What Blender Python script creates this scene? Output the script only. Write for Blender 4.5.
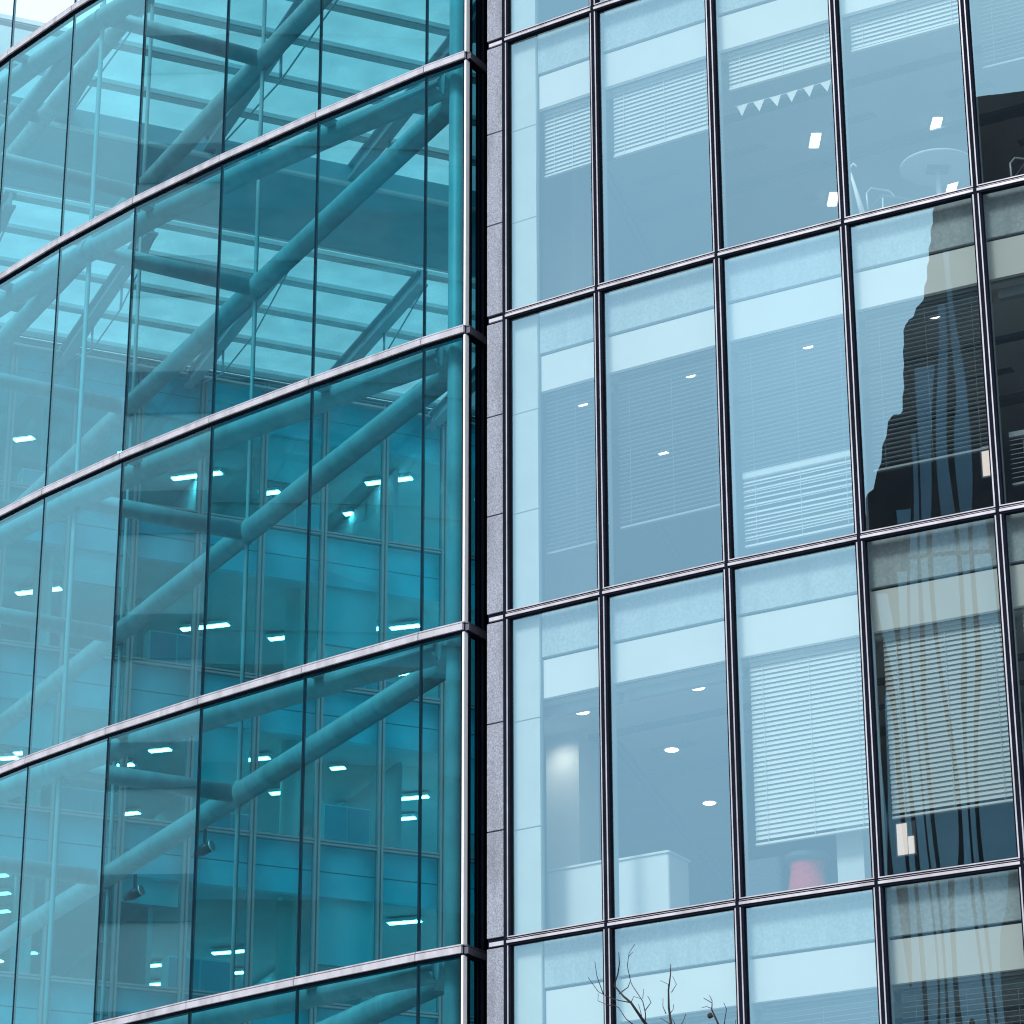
import bpy, math, random
from mathutils import Vector, Matrix
random.seed(7)
R = math.radians
for o in list(bpy.data.objects): bpy.data.objects.remove(o)
scene = bpy.context.scene
col = scene.collection

# ------------------------------------------------------------------ camera, sky, sun, exposure
CAMZ = 1.6
cam_d = bpy.data.cameras.new('camera'); cam = bpy.data.objects.new('camera', cam_d); col.objects.link(cam)
cam_d.sensor_width = 36; cam_d.lens = 3019.62 / 1024 * 36; cam_d.clip_end = 3000; cam_d.clip_start = 0.1
cam.matrix_world = Matrix.Translation((0, 0, CAMZ)) @ Matrix.Rotation(R(90 + 22.6005), 4, 'X') @ Matrix.Rotation(R(-0.18366), 4, 'Z')
scene.camera = cam

SUN_AZ, SUN_EL = 232.0, 46.0
world = bpy.data.worlds.new('World'); scene.world = world; world.use_nodes = True
wn = world.node_tree.nodes; wl = world.node_tree.links; wn.clear()
sky = wn.new('ShaderNodeTexSky'); sky.sky_type = 'NISHITA'; sky.sun_disc = False
sky.sun_elevation = R(SUN_EL); sky.sun_rotation = R(450 - SUN_AZ); sky.air_density = 1.2; sky.dust_density = 3.0
SKY_STRENGTH = 0.12
tc = wn.new('ShaderNodeTexCoord'); mp = wn.new('ShaderNodeMapping'); mp.inputs['Scale'].default_value = (1.3, 1.3, 3.0)
nz = wn.new('ShaderNodeTexNoise'); nz.inputs['Scale'].default_value = 1.6; nz.inputs['Detail'].default_value = 5
cr = wn.new('ShaderNodeMapRange'); cr.inputs[1].default_value = 0.3; cr.inputs[2].default_value = 0.75; cr.inputs[3].default_value = 0.60; cr.inputs[4].default_value = 1.0
mx = wn.new('ShaderNodeMixRGB'); mx.inputs[2].default_value = (7.4, 7.9, 8.3, 1)     # bright cloud veil over the blue
bg = wn.new('ShaderNodeBackground'); bg.inputs['Strength'].default_value = SKY_STRENGTH
wo = wn.new('ShaderNodeOutputWorld')
wl.new(tc.outputs['Generated'], mp.inputs['Vector']); wl.new(mp.outputs[0], nz.inputs['Vector']); wl.new(nz.outputs['Fac'], cr.inputs[0])
wl.new(cr.outputs[0], mx.inputs[0]); wl.new(sky.outputs[0], mx.inputs[1]); wl.new(mx.outputs[0], bg.inputs[0]); wl.new(bg.outputs[0], wo.inputs[0])

sd = bpy.data.lights.new('sun', 'SUN'); sd.energy = 1.9; sd.angle = R(14); sd.color = (1, 0.99, 0.97)
sun = bpy.data.objects.new('sun', sd); col.objects.link(sun)
sv = Vector((math.cos(R(SUN_AZ)) * math.cos(R(SUN_EL)), math.sin(R(SUN_AZ)) * math.cos(R(SUN_EL)), math.sin(R(SUN_EL))))
sun.rotation_euler = sv.to_track_quat('Z', 'Y').to_euler(); sun.location = (0, 0, 80)

scene.view_settings.view_transform = 'Standard'; scene.view_settings.look = 'None'
scene.view_settings.exposure = 0.8; scene.view_settings.gamma = 1.0
cy = scene.cycles
cy.max_bounces = 10; cy.diffuse_bounces = 3; cy.glossy_bounces = 3; cy.transmission_bounces = 4; cy.transparent_max_bounces = 24
cy.filter_width = 1.15; cy.use_denoising = True; cy.caustics_reflective = False; cy.caustics_refractive = False; cy.sample_clamp_indirect = 4

# ------------------------------------------------------------------ materials
def new_mat(name):
    m = bpy.data.materials.new(name); m.use_nodes = True; m.node_tree.nodes.clear(); return m, m.node_tree.nodes, m.node_tree.links
def noise(ns, ls, scale, detail=3, coord='Object', vscale=(1, 1, 1)):
    t = ns.new('ShaderNodeTexCoord'); mpn = ns.new('ShaderNodeMapping'); mpn.inputs['Scale'].default_value = vscale
    n = ns.new('ShaderNodeTexNoise'); n.inputs['Scale'].default_value = scale; n.inputs['Detail'].default_value = detail
    ls.new(t.outputs[coord], mpn.inputs[0]); ls.new(mpn.outputs[0], n.inputs['Vector']); return n
def surf(name, color, rough=0.6, metal=0.0, var=0.12, scale=4.0, bump=0.0, bscale=60, spec=0.4, vscale=(1, 1, 1), detail=4, stain=0.0):
    m, ns, ls = new_mat(name)
    out = ns.new('ShaderNodeOutputMaterial'); b = ns.new('ShaderNodeBsdfPrincipled')
    n = noise(ns, ls, scale, detail, vscale=vscale)
    r = ns.new('ShaderNodeValToRGB'); e = r.color_ramp.elements
    e[0].position = 0.3; e[1].position = 0.7
    e[0].color = tuple(c * (1 - var) for c in color) + (1,); e[1].color = tuple(min(1, c * (1 + var)) for c in color) + (1,)
    ls.new(n.outputs['Fac'], r.inputs[0]); last = r.outputs[0]
    if stain:      # rain streaks and grime with a shape of their own
        n3 = noise(ns, ls, 3.2, 6, vscale=(1.6, 1.6, 0.35)); rr = ns.new('ShaderNodeMapRange'); rr.inputs[1].default_value = 0.42; rr.inputs[2].default_value = 0.72; rr.inputs[3].default_value = 0.0; rr.inputs[4].default_value = stain
        mm = ns.new('ShaderNodeMixRGB'); mm.inputs[2].default_value = tuple(c * 0.35 for c in color) + (1,); ls.new(n3.outputs['Fac'], rr.inputs[0]); ls.new(rr.outputs[0], mm.inputs[0]); ls.new(last, mm.inputs[1]); last = mm.outputs[0]
    ls.new(last, b.inputs['Base Color'])
    b.inputs['Roughness'].default_value = rough; b.inputs['Metallic'].default_value = metal; b.inputs['Specular IOR Level'].default_value = spec
    if bump:
        n2 = noise(ns, ls, bscale, 2); bp = ns.new('ShaderNodeBump'); bp.inputs['Strength'].default_value = bump; bp.inputs['Distance'].default_value = 0.01
        ls.new(n2.outputs['Fac'], bp.inputs['Height']); ls.new(bp.outputs[0], b.inputs['Normal'])
    ls.new(b.outputs[0], out.inputs[0]); return m
def glass(name, tint, refl_col, r0, r1, rough=0.0, bump=0.0, bscale=0.7, dirt=0.0, vscale=(1, 1, 0.25), bdist=0.02, dcol=(0.6, 0.66, 0.68), through=False):
    """architectural glass: tinted see-through plus a coated mirror layer, slightly wavy"""
    m, ns, ls = new_mat(name)
    out = ns.new('ShaderNodeOutputMaterial'); tr = ns.new('ShaderNodeBsdfTransparent'); gl = ns.new('ShaderNodeBsdfGlossy')
    mix = ns.new('ShaderNodeMixShader'); tr.inputs[0].default_value = tint + (1,); gl.inputs['Color'].default_value = refl_col + (1,)
    gl.inputs['Roughness'].default_value = rough
    lw = ns.new('ShaderNodeLayerWeight'); lw.inputs['Blend'].default_value = 0.5
    pw = ns.new('ShaderNodeMath'); pw.operation = 'POWER'; pw.inputs[1].default_value = 3.0; ls.new(lw.outputs['Facing'], pw.inputs[0])
    mr = ns.new('ShaderNodeMapRange'); mr.inputs[1].default_value = 0.0; mr.inputs[2].default_value = 1.0; mr.inputs[3].default_value = r0; mr.inputs[4].default_value = r1
    ls.new(pw.outputs[0], mr.inputs[0]); ls.new(mr.outputs[0], mix.inputs[0])
    oi = ns.new('ShaderNodeObjectInfo'); ra = ns.new('ShaderNodeMath'); ra.operation = 'MULTIPLY_ADD'; ra.inputs[1].default_value = 0.07 * (r0 > 0.1); ra.inputs[2].default_value = -0.03 * (r0 > 0.1)
    ad = ns.new('ShaderNodeMath'); ad.operation = 'ADD'; ls.new(oi.outputs['Random'], ra.inputs[0]); ls.new(ra.outputs[0], ad.inputs[0]); ls.new(mr.outputs[0], ad.inputs[1]); ls.new(ad.outputs[0], mix.inputs[0])
    if bump:
        n = noise(ns, ls, bscale, 1.5, vscale=vscale); bp = ns.new('ShaderNodeBump'); bp.inputs['Strength'].default_value = bump; bp.inputs['Distance'].default_value = bdist
        ls.new(n.outputs['Fac'], bp.inputs['Height']); ls.new(bp.outputs[0], gl.inputs['Normal'])
    ls.new(tr.outputs[0], mix.inputs[1]); ls.new(gl.outputs[0], mix.inputs[2])
    last = mix
    if dirt:
        df = ns.new('ShaderNodeBsdfTranslucent' if through else 'ShaderNodeBsdfDiffuse'); df.inputs[0].default_value = dcol + (1,)
        nd = noise(ns, ls, 1.3, 6); mrd = ns.new('ShaderNodeMapRange'); mrd.inputs[1].default_value = 0.35; mrd.inputs[2].default_value = 0.75; mrd.inputs[3].default_value = dirt * 0.3; mrd.inputs[4].default_value = dirt
        m2 = ns.new('ShaderNodeMixShader'); ls.new(nd.outputs['Fac'], mrd.inputs[0]); ls.new(mrd.outputs[0], m2.inputs[0])
        ls.new(mix.outputs[0], m2.inputs[1]); ls.new(df.outputs[0], m2.inputs[2]); last = m2
    ls.new(last.outputs[0], out.inputs[0]); return m
def lamp_mat(name, color, strength):
    m, ns, ls = new_mat(name); out = ns.new('ShaderNodeOutputMaterial'); e = ns.new('ShaderNodeEmission')
    e.inputs[0].default_value = color + (1,); e.inputs[1].default_value = strength; ls.new(e.outputs[0], out.inputs[0]); return m

M = dict(
    alu=surf('brushed_aluminium', (0.48, 0.47, 0.53), 0.45, 0.15, 0.08, 8, stain=0.5),
    white_alu=surf('white_aluminium', (0.85, 0.86, 0.9), 0.35, 0.0, 0.03, 5),
    inner_alu=surf('inner_aluminium', (0.42, 0.5, 0.56), 0.5, 0.0, 0.05, 5),
    dark=surf('dark_gasket', (0.006, 0.009, 0.018), 0.9, 0.0, 0.2, 8, spec=0.04),
    navy=surf('dark_silicone_joint', (0.004, 0.020, 0.036), 0.9, 0.0, 0.2, 8, spec=0.04),
    shaded_return_metal=surf('shade_grey_metal', (0.10, 0.10, 0.14), 0.5, 0.1, 0.1, 5),  # return transom metal, its shade put into the colour
    stone=surf('speckled_granite', (0.25, 0.27, 0.33), 0.8, 0, 0.42, 55, 0.25, 140, detail=6, stain=0.45),
    tube=surf('painted_steel', (0.30, 0.40, 0.44), 0.45, 0, 0.14, 2.5, stain=0.35),
    rafter=surf('painted_steel_beam', (0.28, 0.40, 0.46), 0.5, 0, 0.08, 2),
    purlin=surf('purlin_grey', (0.60, 0.70, 0.74), 0.6, 0, 0.08, 2),
    duct=surf('dark_plenum_panel', (0.22, 0.44, 0.52), 0.8, 0, 0.10, 1.5, spec=0.1),
    frit=surf('fritted_spandrel', (0.55, 0.64, 0.70), 0.75, 0, 0.13, 26, detail=8, stain=0.25),
    panel=surf('white_spandrel', (0.92, 0.93, 0.93), 0.7, 0, 0.03, 1.5),
    strip=surf('pale_stone_lining', (0.72, 0.78, 0.78), 0.75, 0, 0.04, 3),
    gap=surf('panel_joint', (0.14, 0.20, 0.24), 0.8, 0, 0.1, 3),
    ceiling=surf('office_ceiling', (0.62, 0.66, 0.68), 0.85, 0, 0.06, 1.2),
    wall=surf('office_wall', (0.55, 0.6, 0.64), 0.85, 0, 0.05, 1.0),
    floor=surf('office_floor', (0.16, 0.17, 0.19), 0.8, 0, 0.1, 3),
    column=surf('plastered_column', (0.82, 0.80, 0.74), 0.7, 0, 0.04, 2),
    blind=surf('blind_slat_white', (0.78, 0.82, 0.83), 0.5, 0, 0.03, 3),
    blind2=surf('blind_slat_grey', (0.38, 0.45, 0.50), 0.5, 0, 0.05, 3),
    cabinet=surf('white_laminate', (0.90, 0.92, 0.92), 0.45, 0, 0.02, 2),
    red=surf('red_fabric', (0.72, 0.05, 0.06), 0.8, 0, 0.15, 20),
    greyfab=surf('grey_fabric', (0.10, 0.13, 0.17), 0.9, 0, 0.15, 20),
    blackm=surf('dark_metal', (0.03, 0.035, 0.045), 0.4, 0.3, 0.1, 5),
    chrome=surf('pale_metal_tube', (0.75, 0.8, 0.82), 0.3, 0.2, 0.03, 5),
    paper=surf('white_paper', (0.92, 0.92, 0.92), 0.9, 0, 0.02, 10),
    wing_span=surf('wing_spandrel', (0.50, 0.76, 0.82), 0.8, 0, 0.14, 1.4, detail=6),
    wing_frame=surf('wing_frame', (0.26, 0.33, 0.36), 0.5, 0.1, 0.06, 3),
    bark=surf('dark_bark', (0.022, 0.018, 0.02), 0.9, 0, 0.35, 14),
    asphalt=surf('asphalt_paving', (0.09, 0.09, 0.095), 0.9, 0, 0.2, 0.8),
    pave=surf('stone_paving', (0.5, 0.5, 0.49), 0.85, 0, 0.2, 1.5),  # made pale so light bounces up under steel and roof
    tower=surf('tower_dark', (0.020, 0.024, 0.032), 0.7, 0, 0.3, 0.3, spec=0.1),
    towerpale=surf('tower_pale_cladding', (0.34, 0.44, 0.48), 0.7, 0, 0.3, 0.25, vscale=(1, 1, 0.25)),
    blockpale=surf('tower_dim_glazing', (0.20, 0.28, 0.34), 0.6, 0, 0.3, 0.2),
    blockband=surf('occluder_band', (0.03, 0.30, 0.38), 0.7, 0, 0.2, 0.2),  # bands of the added block, close to its reflected tone
    blockdark=surf('occluder_dark_base', (0.01, 0.20, 0.27), 0.8, 0, 0.2, 0.2, spec=0.05),  # base of the added block, dark to deepen low reflections
    tealblock=surf('pale_occluder_tone', (0.70, 0.80, 0.84), 0.7, 0, 0.15, 0.1),  # tone of the added pale block, picked for the reflected haze
    midblock=surf('pale_block_render', (0.62, 0.74, 0.78), 0.8, 0, 0.15, 0.1),
    block=surf('occluder_teal', (0.03, 0.36, 0.46), 0.7, 0, 0.2, 0.12, spec=0.1),  # teal of the added block, tints the left facade's reflections
)
M['g_left'] = glass('teal_facade_glass', (0.31, 0.79, 0.86), (0.34, 0.76, 0.90), 0.19, 0.75, 0.0, 0.10, 0.5, dirt=0.02)
M['g_clear'] = glass('clear_clerestory_glass', (0.78, 0.92, 0.94), (0.5, 0.85, 1.0), 0.15, 0.75, dirt=0.02)
M['g_return'] = glass('dark_return_glass', (0.07, 0.26, 0.32), (0.6, 0.9, 1.0), 0.03, 0.4)
M['g_right'] = glass('blue_coated_glass', (0.71, 0.78, 0.77), (0.385, 0.72, 0.93), 0.30, 0.75, 0.0, 0.30, 0.8, dirt=0.01, bdist=0.03, vscale=(1, 1, 0.16))
M['g_wing'] = glass('wing_glass', (0.19, 0.82, 0.90), (0.2, 0.8, 0.9), 0.08, 0.5)
M['g_roof'] = glass('skylight_glass', (0.32, 0.44, 0.46), (0.6, 0.8, 0.9), 0.04, 0.4, dirt=0.22, dcol=(0.6, 0.8, 0.84), through=True)
M['tube_lamp'] = lamp_mat('strip_lamp_lens', (1.0, 0.97, 0.95), 18.0)
M['dim_lamp'] = lamp_mat('dim_strip_lamp_lens', (0.95, 0.97, 1.0), 5.5)
M['warm_panel'] = lamp_mat('warm_panel_lens', (1.0, 0.86, 0.80), 0.8)
M['spot_lamp'] = lamp_mat('downlight_lens', (1.0, 0.97, 0.92), 3.2)

# ------------------------------------------------------------------ mesh helpers
BASE = {}
class MB:
    def __init__(s): s.v = []; s.f = []; s.mi = []
    def add(s, vs, fs, mi=0):
        k = len(s.v); s.v += [tuple(v) for v in vs]; s.f += [tuple(i + k for i in f) for f in fs]; s.mi += [mi] * len(fs); return s
    def hexa(s, p, mi=0):      # 4 bottom + 4 top points, ccw
        return s.add(p, [(3, 2, 1, 0), (4, 5, 6, 7), (0, 1, 5, 4), (1, 2, 6, 5), (2, 3, 7, 6), (3, 0, 4, 7)], mi)
    def prism(s, poly, z0, z1, mi=0):
        n = len(poly)
        return s.add([(x, y, z0) for x, y in poly] + [(x, y, z1) for x, y in poly],
                     [tuple(range(n - 1, -1, -1)), tuple(range(n, 2 * n))] + [(i, (i + 1) % n, n + (i + 1) % n, n + i) for i in range(n)], mi)
    def tube(s, pts, r, n=14, mi=0):
        pts = [Vector(p) for p in pts]; rs = r if isinstance(r, (list, tuple)) else [r] * len(pts)
        k = len(s.v); up = None
        for i, p in enumerate(pts):
            d = (pts[min(i + 1, len(pts) - 1)] - pts[max(i - 1, 0)]).normalized()
            if up is None: up = Vector((0, 0, 1)) if abs(d.z) < 0.9 else Vector((1, 0, 0))
            a = d.cross(up).normalized(); b = a.cross(d).normalized(); up = b
            for j in range(n):
                t = 2 * math.pi * j / n; s.v.append(tuple(p + (a * math.cos(t) + b * math.sin(t)) * rs[i]))
        for i in range(len(pts) - 1):
            for j in range(n):
                q = k + i * n + j; q2 = k + i * n + (j + 1) % n; s.f.append((q, q2, q2 + n, q + n)); s.mi.append(mi)
        s.f.append(tuple(k + j for j in range(n - 1, -1, -1))); s.mi.append(mi)
        e = k + (len(pts) - 1) * n; s.f.append(tuple(e + j for j in range(n))); s.mi.append(mi)
        return s
    def bar(s, p, q, w, h, mi=0, side=None):    # rectangular bar from p to q, w sideways, h along up
        p = Vector(p); q = Vector(q); d = (q - p).normalized(); up = Vector((0, 0, 1)) if abs(d.z) < 0.95 else Vector((0, 1, 0))
        a = d.cross(up).normalized() * w / 2; b = a.cross(d).normalized() * h / 2
        return s.hexa([p - a - b, q - a - b, q + a - b, p + a - b, p - a + b, q - a + b, q + a + b, p + a + b], mi)
    def lathe(s, c, prof, n=28, mi=0):
        k = len(s.v); c = Vector(c)
        for r, z in prof:
            for j in range(n):
                t = 2 * math.pi * j / n; s.v.append((c.x + r * math.cos(t), c.y + r * math.sin(t), c.z + z))
        for i in range(len(prof) - 1):
            for j in range(n):
                a = k + i * n + j; b = k + i * n + (j + 1) % n; s.f.append((a, b, b + n, a + n)); s.mi.append(mi)
        s.f.append(tuple(k + j for j in range(n - 1, -1, -1))); s.mi.append(mi)
        e = k + (len(prof) - 1) * n; s.f.append(tuple(e + j for j in range(n))); s.mi.append(mi)
        return s
    def build(s, name, mats, parent=None, smooth=False, label=None):
        base = BASE.get(parent, Vector((0, 0, 0))) if parent else Vector((0, 0, 0))
        me = bpy.data.meshes.new(name)
        me.from_pydata([(x - base.x, y - base.y, z - base.z) for x, y, z in s.v], [], s.f)
        if not isinstance(mats, (list, tuple)): mats = [mats]
        for m in mats: me.materials.append(M[m])
        for p, i in zip(me.polygons, s.mi): p.material_index = i
        if smooth:
            for p in me.polygons: p.use_smooth = len(p.vertices) == 4
        me.update()
        o = bpy.data.objects.new(name, me); col.objects.link(o)
        if parent: o.parent = parent; BASE[o] = base
        if label: o['label'] = label
        return o
def thing(name, label, cat, loc=(0, 0, 0), group=None):
    o = bpy.data.objects.new(name, None); col.objects.link(o); o.location = loc; BASE[o] = Vector(loc); o.empty_display_size = 0.3
    o['label'] = label; o['category'] = cat
    if group: o['group'] = group
    return o
def structure(o, label, cat):
    o['kind'] = 'structure'; o['label'] = label; o['category'] = cat; return o
class Frame:       # local frame of one facade bay: u along, d outward, z up
    def __init__(s, A, B, outward_hint=(0, -1)):
        s.A = Vector(A); s.B = Vector(B); s.t = (s.B - s.A).normalized(); s.L = (s.B - s.A).length
        s.o = Vector((s.t.y, -s.t.x))
        if s.o.dot(Vector(outward_hint)) < 0: s.o = -s.o
    def p(s, u, d): q = s.A + s.t * u + s.o * d; return (q.x, q.y)
    def box(s, mb, u0, u1, d0, d1, z0, z1, mi=0):
        return mb.prism([s.p(u0, d0), s.p(u1, d0), s.p(u1, d1), s.p(u0, d1)], z0, z1, mi)
    def quad(s, mb, u0, u1, d, z0, z1, mi=0):
        a = s.p(u0, d); b = s.p(u1, d)
        return mb.add([(a[0], a[1], z0), (b[0], b[1], z0), (b[0], b[1], z1), (a[0], a[1], z1)], [(0, 1, 2, 3)], mi)

Z0 = 24.78385 + CAMZ
def lev(r): return Z0 - 4.0 * r
def sto(r): return lev(r + 1)       # ceiling line of the right block's storeys, 0 = top full storey
ROWS = list(range(-2, 7))                  # transom rows, top to bottom

PL = [(-0.57158, 34.33091), (-1.12029, 34.70896), (-2.61937, 35.89379), (-4.0386, 37.08479), (-5.39095, 38.30382), (-6.64422, 39.54798), (-7.82008, 40.83525)]
a = 129.7
while len(PL) < 11: PL.append((PL[-1][0] + 1.75 * math.cos(R(a)), PL[-1][1] + 1.75 * math.sin(R(a)))); a -= 2.7
PR = [(-0.06765, 33.95863), (1.06964, 33.20969), (2.48594, 32.32388), (3.92116, 31.50282), (5.36537, 30.72713)]
a = -26.5
while len(PR) < 9: PR.append((PR[-1][0] + 1.64 * math.cos(R(a)), PR[-1][1] + 1.64 * math.sin(R(a)))); a += 1.7

# ------------------------------------------------------------------ ground
g = MB(); g.prism([(-700, -700), (700, -700), (700, 900), (-700, 900)], -1.0, 0.0)
structure(g.build('ground', 'asphalt'), 'dark grey asphalt ground around the glass buildings', 'ground')
g = MB(); g.prism([(-60, 26), (40, 10), (60, 60), (20, 110), (-60, 110)], 0.004, 0.12)  # unseen pale floor, spread under the atrium to bounce light upward
structure(g.build('pavement', 'pave'), 'unseen stone pavement under the two glass facades, made pale to bounce light up', 'pavement')

# ------------------------------------------------------------------ left: glazed atrium
AT = thing('glass_atrium', 'teal glass atrium with curved curtain wall and white tubular steel inside', 'building', (-4.0, 37.2, 0))
for i, P in enumerate(PL):
    if i == 0: continue
    f = Frame(PL[i - 1], P); mb = MB()
    f.box(mb, f.L - 0.013, f.L + 0.013, -0.035, 0.004, 0.0, lev(-2) + 0.1)
    mb.build('mullion', 'navy', AT)
for i in range(len(PL) - 1):
    f = Frame(PL[i], PL[i + 1])
    for r in ROWS:
        z = lev(r); mb = MB(); a0, a1 = 0.004, f.L - 0.004
        f.box(mb, a0, a1, -0.10, 0.050, z + 0.046, z + 0.0625, 0)
        f.box(mb, a0, a1, -0.10, 0.036, z + 0.034, z + 0.046, 1)
        f.box(mb, a0, a1, -0.10, 0.058, z - 0.044, z + 0.034, 0)
        f.box(mb, a0, a1, -0.10, 0.030, z - 0.066, z - 0.044, 1)
        f.box(mb, 0.0, f.L, -0.10, 0.02, z - 0.05, z + 0.05, 1)
        mb.build('transom', ['alu', 'dark'], AT)
        zb = lev(r + 1) + 0.06 if r < 6 else 0.0
        gq = MB(); f.quad(gq, 0.015, f.L - 0.015, 0.0, zb, z - 0.066); gq.build('glass_pane', 'g_clear' if r < 0 else 'g_left', AT)
# bright corner profile and the dark return beside the stone pier
f0 = Frame(PL[0], PL[1])
rt = Vector((math.cos(R(59)), math.sin(R(59)))); C0 = Vector(PL[0])
fr = Frame(C0, C0 + rt * 0.40, (1, -0.3))
mb = MB()
for r in ROWS:
    f0.box(mb, -0.006, 0.022, -0.05, 0.028, (lev(r + 1) + 0.0625) if r < 6 else 0.0, lev(r) - 0.066)
mb.build('corner_profile', 'white_alu', AT)
mb = MB()
fr.box(mb, 0.03, 0.135, -0.05, 0.0, 0, lev(-2) + 0.1); fr.box(mb, 0.30, 0.335, -0.05, 0.0, 0, lev(-2) + 0.1)
fr.box(mb, -0.01, 0.03, -0.05, -0.004, 0, lev(-2) + 0.1)
fr.box(mb, 0.40, 0.45, -0.05, 0.0, 0, lev(-2) + 0.1)
mb.prism([(-0.40, 34.66), (-0.35, 34.66), (-0.35, 44.0), (-0.40, 44.0)], 0, lev(-2) + 0.1)
mb.build('return_post', 'dark', AT)
for r in ROWS:
    z = lev(r); mb = MB()
    fr.box(mb, 0.0, 0.40, -0.06, 0.045, z + 0.046, z + 0.0625, 0); fr.box(mb, 0.0, 0.40, -0.06, 0.03, z + 0.034, z + 0.046, 1)
    fr.box(mb, 0.0, 0.40, -0.06, 0.055, z - 0.044, z + 0.034, 0); fr.box(mb, 0.0, 0.40, -0.06, 0.03, z - 0.066, z - 0.044, 1)
    mb.build('return_transom', ['shaded_return_metal', 'dark'], AT)  # the grey stands in for shade on the return
    zb = lev(r + 1) + 0.06 if r < 6 else 0.0
    gq = MB(); fr.quad(gq, 0.135, 0.30, -0.01, zb, z - 0.066); fr.quad(gq, 0.335, 0.40, -0.01, zb, z - 0.066); gq.build('return_pane', 'g_return', AT)

# steel: ring tube on every level, inner chord, struts, hangers, corner column
def inset(i, s):
    a = Vector(PL[max(i - 1, 0)]); b = Vector(PL[min(i + 1, len(PL) - 1)]); t = (b - a).normalized(); n = Vector((t.y, -t.x))
    if n.y < 0: n = -n
    return Vector(PL[i]) + n * s
ring = [Vector((-0.86, 34.98))] + [inset(i, 0.42) for i in range(1, len(PL))]
I1, I2 = Vector((-3.88, 40.95)), Vector((-6.33, 45.28)); O1 = Vector((-6.22, 39.66))
cd = (I2 - I1).normalized(); I3 = I2 + cd * 5.0; I4 = I3 + cd * 5.0; IC = I1 - cd * 6.35
sdv = (I1 - O1).normalized(); J2 = Vector((-8.78, 44.12)); O2 = I2 - sdv * 4.4; J3 = J2 + cd * 5
for r in range(-1, 6):
    z = lev(r) - 0.05
    MB().tube([(p.x, p.y, z) for p in ring], 0.155, 16).build('ring_tube', 'tube', AT, True)
    MB().tube([(IC.x, IC.y, z), (I4.x, I4.y, z)], 0.16, 18).build('chord_tube', 'tube', AT, True)
    MB().tube([(O1.x, O1.y, z), (I1.x, I1.y, z)], 0.13, 16).build('strut_tube', 'tube', AT, True)
    MB().tube([(O2.x, O2.y, z), (I2.x, I2.y, z)], 0.13, 16).build('strut_tube', 'tube', AT, True)
    o3 = I3 - sdv * 5
    MB().tube([(o3.x, o3.y, z), (I3.x, I3.y, z)], 0.13, 16).build('strut_tube', 'tube', AT, True)
    if r <= 1: MB().tube([(O1.x, O1.y, z), (J3.x, J3.y, z)], 0.14, 16).build('chord_tube', 'tube', AT, True)
    mb = MB()
    for p in (O1, I1, I2): mb.tube([(p.x, p.y, z - 0.19), (p.x, p.y, z + 0.19)], 0.06, 12)
    mb.build('node_joint', 'tube', AT, True)
    mb = MB()
    for i in range(2, len(PL) - 1, 2):
        q = inset(i, 0.06); w_ = inset(i, 0.42); mb.bar((q.x, q.y, z + 0.06), (w_.x, w_.y, z + 0.06), 0.16, 0.07)
    mb.build('ring_bracket', 'tube', AT)
    mb = MB(); mb.bar((IC.x - 0.02, IC.y, z), (-0.70, 34.80, z), 0.34, 0.34); mb.build('corner_bracket', 'tube', AT)
for p, rr in ((O1, 0.036), (I1, 0.034), (I2 + Vector((0.08, 0)), 0.034)):
    MB().tube([(p.x, p.y, 0), (p.x, p.y, 33.4)], rr, 10).build('hanger_rod', 'tube', AT, True)
MB().tube([(-0.70, 34.80, 0), (-0.70, 34.80, 33.8)], 0.115, 20).build('corner_column', 'tube', AT, True)

# roof: skylight panes on purlins and trussed rafters, one dark service strip
W0 = R(23.5); wv = Vector((math.cos(W0), math.sin(W0))); nv = Vector((-wv.y, wv.x))
def WN(w, n): q = wv * w + nv * n; return (q.x, q.y)
ROOF = 32.42 + CAMZ
def wmax(n): return (0.3987 * n - 0.45) / 0.9171
def wmin(n): return 13.35 if n < 51.6 else 4.0
PUR = [37.0, 38.7, 40.4, 42.1, 43.7, 45.35, 47.0, 48.6, 50.1, 51.7, 53.3, 54.95, 56.9, 58.75, 60.3, 61.95, 63.7, 65.35]
for n in PUR:
    mb = MB(); w0, w1 = wmin(n + 0.02) if n < 51.65 else 4.0, wmax(n - 0.2)
    a_, b_ = WN(w0, n), WN(w1, n)
    mb.bar((*a_, ROOF - 0.08), (*b_, ROOF - 0.08), 0.25, 0.10)
    mb.bar((*a_, ROOF - 0.145), (*b_, ROOF - 0.145), 0.19, 0.03)
    mb.build('purlin', 'purlin', AT)
RW = [6.8, 10.1, 13.35, 16.62, 19.9, 23.15, 26.4]
for k in range(len(PUR) - 1):
    n0, n1 = PUR[k], PUR[k + 1]
    for j in range(-1, len(RW)):
        w0 = RW[j] if j >= 0 else 4.0; w1 = RW[j + 1] if j + 1 < len(RW) else 40.0
        w0 = max(w0, wmin(n0 + 0.1)); x0, x1 = min(w1, wmax(n0)), min(w1, wmax(n1))
        if x0 <= w0 + 0.05: continue
        q = [WN(w0, n0), WN(x0, n0), WN(x1, n1), WN(w0, n1)]
        MB().add([(*p, ROOF) for p in q], [(0, 1, 2, 3)]).build('skylight_pane', 'g_roof', AT)
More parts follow.
